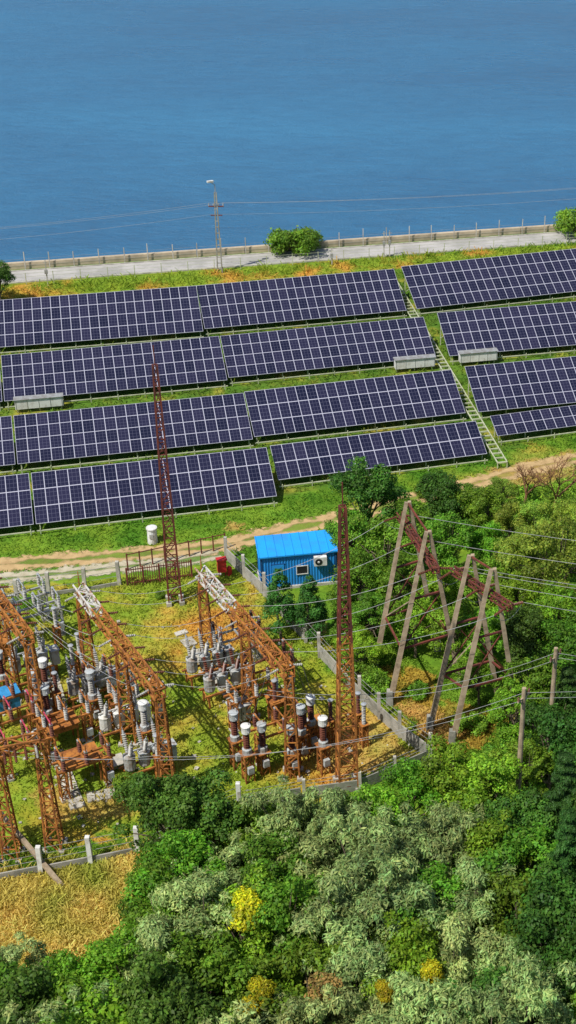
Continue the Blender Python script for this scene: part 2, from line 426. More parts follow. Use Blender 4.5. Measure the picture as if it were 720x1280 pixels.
for i in range(n+1):
    p=A+d*(i*L/n); b.bar(p+s*.45,p-s*.45,.12,CREAM)
    if i%3==0:
        for q in (-.45,.45): b.bar(p+s*q+Vector((0,0,-.6)),p+s*q,.09,CREAM)
b.done("cable_tray")
# ---------------------------------------------------------------- lamp post on shore
p=P(275,341); b=MB()
b.bar((-.28,0,0),(-.10,0,10),.14,CONCD); b.bar((.28,0,0),(.10,0,10),.14,CONCD)
for i in range(13): z=.5+i*.75; b.bar((-.27+.017*z,0,z),(.27-.017*z,0,z),.1,CONCD)
b.bar((-.9,0,8.3),(.9,0,8.3),.12,DRUST); b.bar((-.7,0,7.2),(.7,0,7.2),.1,DRUST)
for x in (-.85,.85,-.3,.3): b.insul((x,0,8.36),(0,0,1),.3,.08,PORCW,3)
b.bar((0,0,10),(0,0,10.9),.09,GALV); b.bar((0,0,10.9),(-.5,-.2,11.3),.07,GALV)
b.box((-.5,-.2,11.35),(.75,.34,.2),WHITE,.4)
b.done("street_lamp",p)
for (u,v,h) in ((60,357,3.2),(415,331,2.2),(480,322,3.4),(487,321,3.4)):
    b=MB(); b.bar((0,0,0),(0,0,h),.14,CONC,w2=.1); b.bar((-.25,0,h-.3),(.25,0,h-.3),.06,GALV); b.box((0,-.1,h*.55),(.35,.2,.5),GALV); b.done("utility_post",P(u,v))
# ---------------------------------------------------------------- masts
def mast(base,h,w0,mat1,mat2):
    b=MB(); n=20
    b.lattice((0,0,0),(0,0,h*.93),w0,.32,n,.12,mat1,.06,n_mats=lambda k: mat2 if k>n*.5 else mat1)
    b.bar((0,0,h*.93),(0,0,h),.07,mat2)
    for s in((-1,-1),(1,-1),(1,1),(-1,1)): b.box((s[0]*w0/2,s[1]*w0/2,.15),(.4,.4,.3),CONC)
    for k in range(30): b.bar((-.12,-w0/2+(w0/2-.16)*k/30-.05,.5+k*h*.9/30),(.12,-w0/2+(w0/2-.16)*k/30-.05,.5+k*h*.9/30),.03,mat2)
    b.done("lightning_mast",base,.2)
def hof(base,vt):
    lo,hi=1,60
    for _ in range(40):
        m=(lo+hi)/2
        if proj(Vector((base.x,base.y,m)))[1]>vt: lo=m
        else: hi=m
    return lo
q=P(219,752); h=hof(q,432); mast(q,h,1.0,DRUST,DRUST)
q=P(434,982); h=hof(q,603); mast(q,h,1.25,RUST,DRUST)
# ---------------------------------------------------------------- gantries
ZG=8.3
def gantry(a,bp,ncol,greyfrac,name="switchyard_gantry"):
    A=P(*a,ZG); B=P(*bp,ZG); d=(B-A).normalized(); s=Vector((-d.y,d.x,0)); L=(B-A).length
    b=MB(); n=int(L/.85)
    b.lattice(A,B,.7,.7,n,.10,RUST,.065,n_mats=lambda k: OLDP if k<n*greyfrac else RUST)
    for i in range(ncol):
        p=A.lerp(B,(i+.04)/(ncol-1) if i<ncol-1 else .99)
        b.lattice((p.x,p.y,0),(p.x,p.y,ZG-.3),.95,.45,8,.10,RUST,.06)
        for q in((-1,-1),(1,-1),(1,1),(-1,1)): b.box((p.x+q[0]*.5,p.y+q[1]*.5,.1),(.35,.35,.25),CONC)
        b.bar((p.x,p.y,ZG+.3),(p.x,p.y,ZG+1.5),.09,RUST,w2=.04)
    att=[]
    for i in range(9):
        p=A.lerp(B,(i+.5)/9)
        for sg in (-1,1):
            dr=(s*sg+Vector((0,0,-.25))).normalized()
            b.insul(p+s*sg*.4,dr,.9,.10,PORC if i%4 else PORCW,7); att.append((i,sg,p+s*sg*.4+dr*.9))
    b.done(name); return A,B,d,s,att
G2=gantry((250,714),(362,842),3,.33)
G1=gantry((98,735),(200,868),3,.25)
G0=gantry((-40,700),(36,800),3,0)
G3=gantry((-70,950),(50,926),3,0)
GR=math.atan2(G2[2].y,G2[2].x)
# ---------------------------------------------------------------- equipment
def breaker(u,v,rz=0,wm=PORCW,tank=GREYP):
    b=MB()
    for x in(-1.3,1.3):
        for y in(-.5,.5): b.bar((x,y,0),(x,y,1.0),.12,RUST)
        b.bar((x,-.5,.5),(x,.5,.9),.07,RUST)
    for y in(-.5,.5): b.bar((-1.6,y,1.05),(1.6,y,1.05),.13,RUST)
    for x in(-1.0,0,1.0):
        b.lathe((x,0,1.1),(0,0,1),[(0,.2),(.08,.36),(.2,.4),(1.0,.4),(1.1,.42),(1.15,.42),(1.25,.3),(1.3,.15)],tank,12)
        for sy in(-1,1):
            d=Vector((0,sy*.38,1)).normalized(); a=Vector((x,sy*.2,2.3))
            b.cyl(a,a+d*.25,.14,.12,tank); b.insul(a+d*.25,d,1.15,.16,wm,8); c=a+d*1.4
            b.cyl(c,c+d*.18,.09,.07,ALU); b.cyl(c+d*.18,c+d*.42,.03,.03,ALU)
    b.box((1.85,0,1.5),(.55,.7,1.2),tank); b.box((1.85,0,2.13),(.65,.8,.06),tank); b.bar((1.85,0,0),(1.85,0,.9),.2,RUST)
    b.bar((-1.4,0,2.5),(1.6,0,2.5),.09,tank)
    b.done("circuit_breaker",P(u,v),GR+rz)
def curtrans(u,v,rz=0,cap=WHITE,por=PORC,h=2.2):
    b=MB(); b.lattice((0,0,0),(0,0,h),.6,.55,3,.09,RUST,.055); b.box((0,0,h+.04),(.85,.85,.08),RUST)
    b.lathe((0,0,h+.08),(0,0,1),[(0,.32),(.35,.32),(.42,.22)],GREYP,12)
    b.insul((0,0,h+.5),(0,0,1),1.2,.23,por,8)
    b.lathe((0,0,h+1.7),(0,0,1),[(0,.2),(.05,.30),(.5,.30),(.52,.33),(.58,.33),(.62,.2)],cap,14)
    b.bar((-.45,0,h+1.95),(.45,0,h+1.95),.07,ALU)
    b.box((.42,0,1.1),(.25,.4,.5),GREYP)
    b.done("current_transformer",P(u,v),GR+rz)
def disc(u,v,rz=0,por=PORC,fr=RUST,blade=RUST,h=2.6):
    b=MB()
    for x in(-1.5,1.5):
        b.lattice((x,0,0),(x,0,h),.5,.5,4,.08,fr,.05)
        b.box((x,0,.08),(.6,.6,.2),CONC)
    for y in(-.55,.55): b.bar((-1.9,y,h+.08),(1.9,y,h+.08),.13,fr)
    for x in(-1.5,0,1.5): 
        b.bar((x,-.8,h+.2),(x,.8,h+.2),.12,fr)
        for y in(-.65,.65): b.insul((x,y,h+.26),(0,0,1),.85,.15,por,6); b.box((x,y,h+1.16),(.2,.2,.1),ALU)
        b.bar((x,-.75,h+1.25),(x,.75,h+1.25),.07,blade); b.bar((x,-.65,h+1.2),(x,-.75,h+1.75),.05,blade)
    b.bar((1.5,.3,.6),(1.5,.3,h),.05,GALV); b.box((1.5,-.45,1.1),(.4,.25,.55),GREYP)
    b.done("disconnector_switch",P(u,v),GR+rz)
def arrester(u,v,por=PORCW,h=2.0):
    b=MB(); b.lattice((0,0,0),(0,0,h),.4,.4,3,.08,RUST,.05); b.box((0,0,h+.03),(.55,.55,.06),RUST)
    b.insul((0,0,h+.06),(0,0,1),1.5,.15,por,11); b.lathe((0,0,h+1.56),(0,0,1),[(0,.12),(.1,.2),(.16,.2),(.2,.05)],ALU,10)
    b.done("surge_arrester",P(u,v),GR)
def cabinet(u,v,mat,w_=1.4,d_=.8,h_=1.2,z0=.5):
    b=MB(); b.box((0,0,z0+h_/2),(w_,d_,h_-.01),mat)
    b.add([(-w_/2-.1,-d_/2-.1,z0+h_),(w_/2+.1,-d_/2-.1,z0+h_),(w_/2+.1,d_/2+.1,z0+h_+.12),(-w_/2-.1,d_/2+.1,z0+h_+.12),
       (-w_/2-.1,-d_/2-.1,z0+h_+.06),(w_/2+.1,-d_/2-.1,z0+h_+.06),(w_/2+.1,d_/2+.1,z0+h_+.18),(-w_/2-.1,d_/2+.1,z0+h_+.18)],
       [(3,2,1,0),(4,5,6,7),(0,1,5,4),(1,2,6,5),(2,3,7,6),(3,0,4,7)],mat)
    for x in(-w_/2+.1,w_/2-.1):
        for y in(-d_/2+.1,d_/2-.1): b.bar((x,y,0),(x,y,z0),.1,RUST)
    b.bar((0,-d_/2-.01,z0+.1),(0,-d_/2-.01,z0+h_-.1),.03,BLACK); b.bar((.12,-d_/2-.03,z0+h_*.45),(.12,-d_/2-.03,z0+h_*.6),.04,BLACK)
    b.done("control_cabinet",P(u,v),GR+1.57)
R90=math.pi/2
# right bay
breaker(258,850,R90); breaker(280,874,R90,PORC)
disc(298,830,R90,PORC,GALV); disc(338,868,R90); disc(318,905,R90,PORCW); disc(352,948,R90)
curtrans(296,958,0,GREYP); curtrans(311,975,0,WHITE); curtrans(330,966,0,GREYP,PORC,1.8); curtrans(378,950,0,GREYP); curtrans(390,938); curtrans(405,965); curtrans(366,968,0,GREYP,PORC,1.7)
arrester(278,838); arrester(345,905,PORC); arrester(414,930,PORC); arrester(455,932,PORCW,1.8); arrester(448,918,PORC,1.8)
cabinet(385,935,RUST,2.4,1.2,.5,1.3); cabinet(300,905,GREYP); cabinet(350,900,RUST,1.5,1.0,.4,1.5)
# left bay
breaker(112,878,R90); breaker(152,922,R90,PORCW,WHITE); breaker(183,972,R90,PORCW)
disc(85,935,R90,PORCW); disc(110,990,R90); disc(140,880,R90,PORC,GALV); disc(172,905,R90,PORCW)
curtrans(120,905,0,GREYP,PORCW); curtrans(65,925,0,GREYP); curtrans(185,945,0,WHITE,PORCW); curtrans(50,905,0,GREYP,PORCW)
arrester(95,860); arrester(103,845); arrester(75,895,PORC); arrester(200,975)
cabinet(78,932,RUST,2.2,1.4,.4,1.6); cabinet(105,975,RUST,2.2,1.4,.4,1.6); cabinet(145,958,CONC,1.0,.8,.3,.1)
# far-left bay
disc(52,800,R90,PORCW,GALV,ALU); disc(34,782,R90,PORCW,GALV,ALU)
disc(40,965,R90,PORC,RUST,PINK); disc(18,935,R90,PORC,RUST,PINK); disc(20,905,R90)
cabinet(14,905,simple("cabinet_blue",(.05,.3,.62),None,2,.5),1.5,.9,1.3,1.4); breaker(40,850,R90); curtrans(8,880,0,GREYP); curtrans(62,890,0,WHITE,PORC); arrester(74,812); cabinet(4,825,RUST,1.5,1,1.2)
# ---------------------------------------------------------------- cable trenches
def trench(a,c):
    A=P(*a);C=P(*c); d=(C-A).normalized(); s=Vector((-d.y,d.x,0)); L=(C-A).length; b=MB(); n=int(L/.55)
    for i in range(n):
        p=A+d*(i*L/n+.25); ang=math.atan2(d.y,d.x)+random.uniform(-.03,.03)
        if random.random()<.93: b.box(p+Vector((0,0,.07+random.uniform(-.02,.02))),(.5,.95,.12),CONC,ang)
    b.done("cable_trench_cover")
trench((70,940),(98,1012)); trench((225,790),(300,885)); trench((98,1000),(185,985)); trench((60,830),(80,900))
# ---------------------------------------------------------------- fences
def fence(name,pts,sp,ph,slab,slabh,mat=CONC,smat=CONCD,rails=0,pw=.2):
    b=MB()
    for i in range(len(pts)-1):
        A=P(*pts[i]);B=P(*pts[i+1]); n=max(1,round((B-A).length/sp))
        for k in range(n+(1 if i==len(pts)-2 else 0)):
            p=A.lerp(B,k/n)+Vector((random.uniform(-.04,.04),random.uniform(-.04,.04),0)); hh=ph+random.uniform(-.08,.08)
            b.bar(p,p+Vector((random.uniform(-.05,.05),0,hh)),pw,mat)
        for k in range(n):
            p=A.lerp(B,(k+.05)/n); q=A.lerp(B,(k+.95)/n); dz=random.uniform(-.06,.06)
            if slab and random.random()<.93:
                nn_=max(1,round(slabh/.55))
                for r in range(nn_):
                    z=(r+.5)*slabh/nn_+dz
                    b.bar(p+Vector((0,0,z)),q+Vector((0,0,z)),.09,smat,slabh/nn_-.03)
            for r in range(rails):
                z=slabh+(ph-slabh)*(r+1)/(rails+.5)
                b.bar(A.lerp(B,k/n)+Vector((0,0,z)),A.lerp(B,(k+1)/n)+Vector((0,0,z)),.022,GALV)
    b.done(name)
fence("concrete_panel_fence",[(283,700),(330,745),(365,785),(400,822),(450,876),(500,922),(538,950)],2.6,2.2,True,1.15,CONC,CONCD,2,.24)
fence("concrete_panel_fence",[(538,950),(450,988),(380,998),(300,1012)],3.0,1.6,True,.9,CONC,CONCD,2)
fence("concrete_post_fence",[(300,1012),(172,1066),(113,1078),(52,1090),(-10,1102),(-140,1128)],3.0,2.1,True,.5,WHITE,CONCD,3,.28)
fence("concrete_post_fence",[(-130,770),(-20,757),(22,752),(62,745),(106,739),(150,731)],3.0,2.1,True,.35,CONC,CONCD,3,.28)
b=MB(); A=P(160,733); B=P(240,722); n=28
for i in range(n+1):
    p=A.lerp(B,i/n); b.bar(p,p+Vector((0,0,1.7)),.05 if i%7 else .14,DRUST)
for z in (.3,1.5): b.bar(A+Vector((0,0,z)),B+Vector((0,0,z)),.06,DRUST)
b.done("iron_gate_fence")
b=MB(); A=P(160,712); B=P(282,686)
for i in range(9): p=A.lerp(B,i/8); b.bar(p,p+Vector((0,0,1.5)),.1,DRUST)
b.bar(A+Vector((0,0,1.4)),B+Vector((0,0,1.4)),.06,DRUST)
b.done("pipe_railing")
b=MB(); b.bar(P(78,1108,0),P(-5,1010,2.5),.25,WOOD); b.bar(P(-30,1130,0),P(-60,1040,4),.25,WOOD); b.done("leaning_strut_post")
# ---------------------------------------------------------------- blue building
A=P(328,738);B=P(420,729); ev=(B-A); wl=ev.length; rz=math.atan2(ev.y,ev.x)
hh=3.0; dp=2.6
bl=bpy.data.objects.new("blue_equipment_building",None); sc.collection.objects.link(bl); bl.location=A; bl.rotation_euler=(0,0,rz)
b=MB(); b.box((wl/2,dp/2,.1),(wl+.3,dp+.3,.3),CONC); b.done("plinth",parent=bl)
b=MB()
def corr(b,p,q,z0,z1,mat,amp=.04,per=.22):
    p=Vector(p);q=Vector(q);L=(q-p).length;d=(q-p)/L;s=Vector((d.y,-d.x,0));n=int(L/per)*4;vs=[];fs=[]
    for i in range(n+1):
        o=(0,1,1,0)[i%4]*amp; x=L*i/n
        for z in(z0,z1): vs.append(p+d*x+s*o+Vector((0,0,z)))
    fs=[(2*i,2*i+2,2*i+3,2*i+1) for i in range(n)]; b.add(vs,fs,mat)
corr(b,(0,0,0),(wl,0,0),.25,hh,BLUEW); corr(b,(wl,0,0),(wl,dp,0),.25,hh,BLUEW); corr(b,(wl,dp,0),(0,dp,0),.25,hh,BLUEW); corr(b,(0,dp,0),(0,0,0),.25,hh,BLUEW)
for x,y in((0,0),(wl,0),(wl,dp),(0,dp)): b.bar((x,y,.25),(x,y,hh),.14,DKBLUE)
b.done("walls",parent=bl)
b=MB(); z1,z2=hh+.02,hh+.22; o=.2
vs=[(-o,-o,z1),(wl+o,-o,z1),(wl+o,dp+o,z2),(-o,dp+o,z2),(-o,-o,z1+.12),(wl+o,-o,z1+.12),(wl+o,dp+o,z2+.12),(-o,dp+o,z2+.12)]
b.add(vs,[(3,2,1,0),(4,5,6,7),(0,1,5,4),(1,2,6,5),(2,3,7,6),(3,0,4,7)],BLUER)
k=int(wl/.6)
for i in range(k+1):
    x=-o+.05+(wl+2*o-.1)*i/k; b.bar((x,-o,z1+.14),(x,dp+o,z2+.14),.05,BLUER)
b.done("roof",parent=bl)
b=MB(); b.box((1.3,-.06,1.25),(.95,.06,2.0),BLUER); b.bar((1.65,-.11,1.2),(1.65,-.11,1.4),.04,BLACK); b.box((1.3,-.05,2.3),(1.1,.06,.06),DKBLUE); b.done("door",parent=bl)
b=MB(); b.box((3.2,-.06,1.6),(.8,.04,.7),BLACK)
for z in(1.23,1.97): b.box((3.2,-.085,z),(.95,.05,.06),WHITE)
for x in(2.76,3.64): b.box((x,-.085,1.6),(.06,.05,.68),WHITE)
b.done("window",parent=bl)
b=MB(); b.box((wl-1.25,-.3,2.45),(1.0,.4,.75),WHITE); b.lathe((wl-1.4,-.5,2.45),(0,-1,0),[(0,.28),(.03,.28),(.04,.22)],BLACK,14); b.lathe((wl-1.4,-.54,2.45),(0,-1,0),[(0,.1),(.02,.08)],WHITE,8)
b.bar((wl-1.6,-.1,2.05),(wl-1.6,-.5,2.05),.05,GALV); b.bar((wl-.9,-.1,2.05),(wl-.9,-.5,2.05),.05,GALV); b.done("air_conditioner",parent=bl)
b=MB(); b.lathe((0,0,0),(0,0,1),[(0,.42),(1.3,.40),(1.35,.47),(1.45,.47),(1.5,.1)],WHITE,16); b.box((.0,-.44,.8),(.3,.06,.4),GALV); b.done("water_tank",P(191,678))
b=MB()
b.box((0,0,1.0),(.7,.45,1.1),RED); b.box((0,-.0,1.6),(.85,.6,.08),RED)
for x in(-.28,.28): b.bar((x,0,0),(x,0,.45),.08,RED)
b.lathe((.6,0,0),(0,0,1),[(0,.2),(.7,.2),(.8,.1)],RED,10)
b.done("fire_equipment_box",P(278,720),.3)
# ---------------------------------------------------------------- A-frame pylons
def aframe(b,f1,f2,zt=13.3):
    A=P(*f1);B=P(*f2); T=(A+B)/2; T.z=zt; s=(B-A).normalized()
    b.bar(A,T-s*.12,.38,WOOD,w2=.24); b.bar(B,T+s*.12,.38,WOOD,w2=.24)
    for k in(.33,.62): 
        b.bar(A.lerp(T,k),B.lerp(T,k),.13,DRUST)
    b.bar(A.lerp(T,.33),B.lerp(T,.62),.07,DRUST); b.bar(B.lerp(T,.33),A.lerp(T,.62),.07,DRUST)
    for q in(A,B): b.bar(q,q+Vector((0,0,1.2)),.5,CONCD,w2=.4)
    return A,B,T
PY=[]
for fa,fb in((((468,838),(547,812)),((487,880),(575,852))),(((537,912),(625,886)),((565,930),(648,906)))):
    b=MB(); a1,b1,t1=aframe(b,*fa); a2,b2,t2=aframe(b,*fb)
    d=(t2-t1); d.z=0; d.normalize(); att=[]
    p=Vector((t1.x,t1.y,11.3))-d*1.8; q=Vector((t2.x,t2.y,11.3))+d*1.8
    b.lattice(p,q,.4,.4,9,.08,DRUST,.05)
    for k in(0.03,.5,.97):
        r=p.lerp(q,k); s=Vector((-d.y,d.x,0))
        for sg in(-1,1):
            dr=(s*sg+Vector((0,0,-.2))).normalized(); b.insul(r+s*sg*.25,dr,1.0,.11,PORC,7); att.append((sg,r+s*sg*.25+dr*1.0))
    for k in(.33,):
        b.bar(a1.lerp(t1,k),a2.lerp(t2,k),.12,DRUST); b.bar(b1.lerp(t1,k),b2.lerp(t2,k),.12,DRUST)
    b.bar(a1.lerp(t1,.33),a2.lerp(t2,.62),.08,WOOD)
    b.bar(t1+Vector((0,0,-.1)),t2+Vector((0,0,-.1)),.1,DRUST)
    b.done("a_frame_power_pylon"); PY.append(att)
for (u,v,vt) in((644,1047,860),(683,977,810)):
    q=P(u,v); h=hof(q,vt); b=MB(); b.cyl((0,0,0),(0,0,h),.2,.13,WOOD,10); b.bar((-.6,0,h-.7),(.6,0,h-.7),.1,WOOD)
    b.bar((-.4,0,h-.7),(0,0,h-1.3),.06,GALV); b.bar((.4,0,h-.7),(0,0,h-1.3),.06,GALV)
    for x in(-.55,0.25,.55): b.insul((x,0,h-.64),(0,0,1),.3,.08,PORC,3)
    b.done("utility_pole",q,.9)
# ---------------------------------------------------------------- wires
def wires(name,segs,r=.022,mat=WIRE):
    cu=bpy.data.curves.new(name,'CURVE'); cu.dimensions='3D'; cu.bevel_depth=r; cu.bevel_resolution=1; cu.materials.append(mat)
    for a,c,sag in segs:
        sp=cu.splines.new('POLY'); n=24; sp.points.add(n)
        for i in range(n+1):
            k=i/n; p=Vector(a).lerp(Vector(c),k); p.z-=sag*4*k*(1-k); sp.points[i].co=(*p,1)
    o=bpy.data.objects.new(name,cu); sc.collection.objects.link(o)
def at(g,i,sg):
    for (a,b_,p) in g[4]:
        if a==i and b_==sg: return p
segs=[]
rs=1 if G2[3].x>0 else -1
for i in (0,1,3,4,6,7,8): segs.append((at(G1,i,rs),at(G2,i,-rs),.5))
for i in (1,3,4,6,7): segs.append((at(G0,i,rs),at(G1,i,-rs),.5))
wires("busbar_conductors",segs,.014,WIRE)
segs=[]
pa=PY[0];pb=PY[1]
s0=[p for g,p in pa if g==-1]; s1=[p for g,p in pa if g==1]; s2=[p for g,p in pb if g==-1]; s3=[p for g,p in pb if g==1]
if s0[0].x>s1[0].x: s0,s1=s1,s0; s2,s3=s3,s2
for k,i in enumerate((1,2,3)): segs.append((at(G2,i,rs),s0[k],.7))
for k,i in enumerate((5,6,7)): segs.append((at(G2,i,rs),s2[k],.7))
for k in range(3):
    segs.append((s1[k],s1[k]+Vector((60,-8,2)),2.5)); segs.append((s3[k],s3[k]+Vector((60,-8,2)),2.5))
    segs.append((s0[k],s1[k],.8)); segs.append((s2[k],s3[k],.8))
wires("overhead_power_line",segs,.016,WIRE)
segs=[]
for (u,v,z),(g,i,sg) in (((258,850,3.8),(G2,1,-rs)),((280,874,3.8),(G2,3,-rs)),((296,958,4.2),(G2,7,-rs)),((311,975,4.2),(G2,8,-rs)),((338,868,3.8),(G2,4,rs)),((390,938,4.2),(G2,7,rs)),((405,965,4.2),(G2,8,rs)),
   ((112,878,3.8),(G1,2,-rs)),((152,922,3.8),(G1,5,rs)),((183,972,3.8),(G1,8,rs)),((140,880,3.8),(G1,3,rs)),((85,935,3.8),(G1,5,-rs)),((110,990,3.8),(G1,8,-rs))):
    segs.append((P(u,v)+Vector((0,0,z)),at(g,i,sg),.3))
wires("dropper_cables",segs,.02,WIRED)
b0=P(644,1047); b1_=P(683,977)
q1=b0+Vector((0,0,hof(b0,866))); q2=b1_+Vector((0,0,hof(b1_,816)))
segs=[]
for k,dz in enumerate((0,-.4)):
    segs.append((P(200,950-4*k,5),q1+Vector((.3*k,0,dz)),1.2)); segs.append((q1+Vector((.3*k,0,dz)),q1+Vector((40,6,dz+1)),1.2))
    segs.append((P(330,862+6*k,7),q2+Vector((.3*k,0,dz)),1.5)); segs.append((q2+Vector((.3*k,0,dz)),q2+Vector((40,-6,dz+1)),1.2))
    segs.append((P(-60,925+10*k,6),P(200,948-4*k,5),.6))
wires("distribution_line",segs,.012,WIRE)
pp=P(275,341); segs=[]
for x,zz in((-.85,8.7),(.85,8.7),(-.65,7.3)):
    a=pp+Vector((x,0,zz))
    segs.append((a,a-e*75+Vector((0,0,.3)),1.6)); segs.append((a,a+e*110+Vector((0,0,2.6)),2.2))
wires("shore_power_line",segs,.012,WIRE)
# ---------------------------------------------------------------- trees
def trunkquads(rng,Ht,puffs,r0,limbs):
    Vs=[]
    def tube(pts,rs,n=6):
        rings=[]
        for i,p in enumerate(pts):
            d=(pts[min(i+1,len(pts)-1)]-pts[max(i-1,0)]); d=d/max(1e-6,np.linalg.norm(d))
            up=np.array([0,0,1.]) if abs(d[2])<.9 else np.array([1.,0,0]); x=np.cross(d,up);x/=np.linalg.norm(x);y=np.cross(x,d)
            rings.append([p+rs[i]*(x*math.cos(2*math.pi*k/n)+y*math.sin(2*math.pi*k/n)) for k in range(n)])
        for a,b in zip(rings[:-1],rings[1:]):
            for k in range(n): Vs.extend([a[k],a[(k+1)%n],b[(k+1)%n],b[k]])
    top=np.array([rng.normal(0,.2),rng.normal(0,.2),Ht*.8]); mid=top*.5+np.array([rng.normal(0,.15),rng.normal(0,.15),0])
    tube([np.array([0,0,-.1]),mid*.5,mid,top],[r0,r0*.8,r0*.6,r0*.15])
    for c in puffs[:limbs]:
        k=rng.uniform(.25,.7); st_=np.array([mid[0]*k*2,mid[1]*k*2,Ht*.8*k]); st_[2]=min(st_[2],max(c[2]-.5,.3))
        m=(st_+c)/2+np.array([0,0,rng.uniform(0,.4)]); tube([st_,m,c],[r0*.42,r0*.25,r0*.08],5)
    return np.array(Vs)
def leafcloud(rng,puffs,rad,dens,size,aspect,base,var,puffcol=None,zsq=.8,droop=0):
    Vs=[];Cs=[]
    for i,(c,r) in enumerate(zip(puffs,rad)):
        n=int(dens*r*r*4*math.pi*.75)
        d=rng.normal(size=(n,3)); d[:,2]=np.where(d[:,2]<-.6,-d[:,2],d[:,2]); d/=np.linalg.norm(d,axis=1)[:,None]
        rr=r*rng.uniform(.5,1.2,n)**.8
        lump=1+.25*np.sin(d[:,0]*7+i)*np.cos(d[:,1]*6+2*i)
        p=c+d*(rr*lump)[:,None]*np.array([1,1,zsq])
        nrm=d+rng.normal(0,.5,(n,3))+np.array([0,0,.25]); nrm/=np.linalg.norm(nrm,axis=1)[:,None]
        rv=rng.normal(size=(n,3)); rv[:,2]-=droop; t1=np.cross(nrm,rv); t1=np.cross(t1,nrm); t1/=np.linalg.norm(t1,axis=1)[:,None]; t2=np.cross(nrm,t1)
        s=size*rng.uniform(.6,1.3,n)[:,None]
        q=np.stack([p-t1*s,p+t2*s*aspect,p+t1*s,p-t2*s*aspect],1)
        pc=puffcol[i] if puffcol is not None else 1
        k=(rng.uniform(1-var,1+var,n)*pc)[:,None]
        cc=np.array(base)*k; cc[:,0]*=rng.uniform(.85,1.3,n)
        Vs.append(q.reshape(-1,3)); Cs.append(np.repeat(cc,4,axis=0))
    return np.concatenate(Vs),np.concatenate(Cs)
def make_tree(name,kind,seed):
    rng=np.random.default_rng(seed); puffs=[];rad=[];mat=LEAF
    if kind in('broad','dark','bright','willow','light'):
        Ht=rng.uniform(8,9.5); R=rng.uniform(2.6,3.3); N=50 if kind!='willow' else 62
        lob=rng.uniform(0,6.28,3)
        for i in range(N):
            d=rng.normal(size=3); d/=np.linalg.norm(d); d[2]=d[2] if d[2]>-.55 else -d[2]
            a=math.atan2(d[1],d[0]); k=(rng.uniform(.3,1)**.45)*(1+.2*math.sin(2*a+lob[0])+.14*math.sin(3*a+lob[1]))
            c=np.array([d[0]*R*k,d[1]*R*k,Ht*.58+d[2]*Ht*.36*k]); puffs.append(c); rad.append(rng.uniform(.4,.95)*(1.0 if kind!='willow' else .8))
        base={'broad':(.115,.26,.02),'dark':(.062,.16,.02),'bright':(.16,.35,.022),'willow':(.26,.38,.12),'light':(.24,.38,.045)}[kind]
        dens,size,asp={'broad':(50,.13,.6),'dark':(50,.125,.6),'bright':(52,.12,.6),'willow':(76,.15,.3),'light':(56,.115,.5)}[kind]
        if kind=='willow': mat=LEAFW
        var=.42; droop=1.5 if kind=='willow' else 0
        r0=.2
    elif kind=='shrub' :
        Ht=2.6; 
        for i in range(22):
            a=rng.uniform(0,6.28); r=rng.uniform(0,1)**.5*1.5; puffs.append(np.array([r*math.cos(a),r*math.sin(a),rng.uniform(.5,1.9)*(1-.25*r/1.5)])); rad.append(rng.uniform(.35,.65))
        base=(.14,.30,.025);dens,size,asp=70,.10,.6;var=.4;droop=0;r0=.08
    elif kind=='cone':
        Ht=6.2
        for i in range(46):
            z=rng.uniform(.05,1)**1.1; R=1.55*(1-z)**.75+.12; a=rng.uniform(0,6.28); puffs.append(np.array([R*.75*math.cos(a),R*.75*math.sin(a),.6+z*5.4])); rad.append(.28+.32*(1-z))
        base=(.07,.20,.03);dens,size,asp=95,.10,.45;var=.4;droop=0;r0=.12
    elif kind=='conifer':
        Ht=13
        for L in range(15):
            z=1.2+L*.8; R=2.9*(1-L/15.5)
            nb_=max(4,int(11*(1-L/17)))
            for k in range(nb_):
                a=k*6.283/nb_+L*.7+rng.uniform(-.2,.2)
                for q in(.35,.65,.95): puffs.append(np.array([R*q*math.cos(a),R*q*math.sin(a),z-q*.5*R*.35])); rad.append(.22+.2*(1-q)+.1)
        base=(.05,.14,.025);dens,size,asp=110,.11,.3;var=.4;droop=2;r0=.2
    elif kind=='mistletoe':
        Ht=1.2
        for i in range(16):
            d=rng.normal(size=3); d/=np.linalg.norm(d); puffs.append(d*.6); rad.append(rng.uniform(.4,.55))
        base=(.42,.42,.015);dens,size,asp=110,.09,.5;var=.35;droop=0;r0=.05
    elif kind=='rusty':
        Ht=1.2
        for i in range(10):
            d=rng.normal(size=3); d/=np.linalg.norm(d); puffs.append(d*.55); rad.append(rng.uniform(.3,.5))
        base=(.28,.20,.06);dens,size,asp=55,.10,.5;var=.4;droop=0;r0=.05
    pcol=rng.uniform(.65,1.38,len(puffs))
    LV,LC=leafcloud(rng,puffs,rad,dens,size,asp,base,var,pcol,.85 if kind!='conifer' else .5,droop)
    if kind in('mistletoe','rusty'):
        TV=trunkquads(rng,.6,puffs,r0,10)
    else:
        TV=trunkquads(rng,Ht,puffs,r0,22 if kind!='cone' else 8)
    V=np.concatenate([TV,LV]); C=np.concatenate([np.full((len(TV),3),.1),LC])
    mi=np.concatenate([np.zeros(len(TV)//4),np.ones(len(LV)//4)])
    return quadmesh(name,V,C,[BARK,mat],mi)
LIB={}
for kd,n in(('broad',3),('dark',2),('bright',3),('willow',4),('light',2),('shrub',3),('cone',2),('conifer',2),('mistletoe',1),('rusty',1)):
    LIB[kd]=[make_tree(kd+"_mesh",kd,100+i*13+len(kd)) for i in range(n)]
NAMES={'broad':'broadleaf_tree','dark':'alder_tree','bright':'maple_tree','willow':'willow_tree','light':'young_willow_tree','shrub':'shrub','cone':'arborvitae_tree','conifer':'spruce_tree','mistletoe':'mistletoe_clump','rusty':'withered_foliage_clump'}
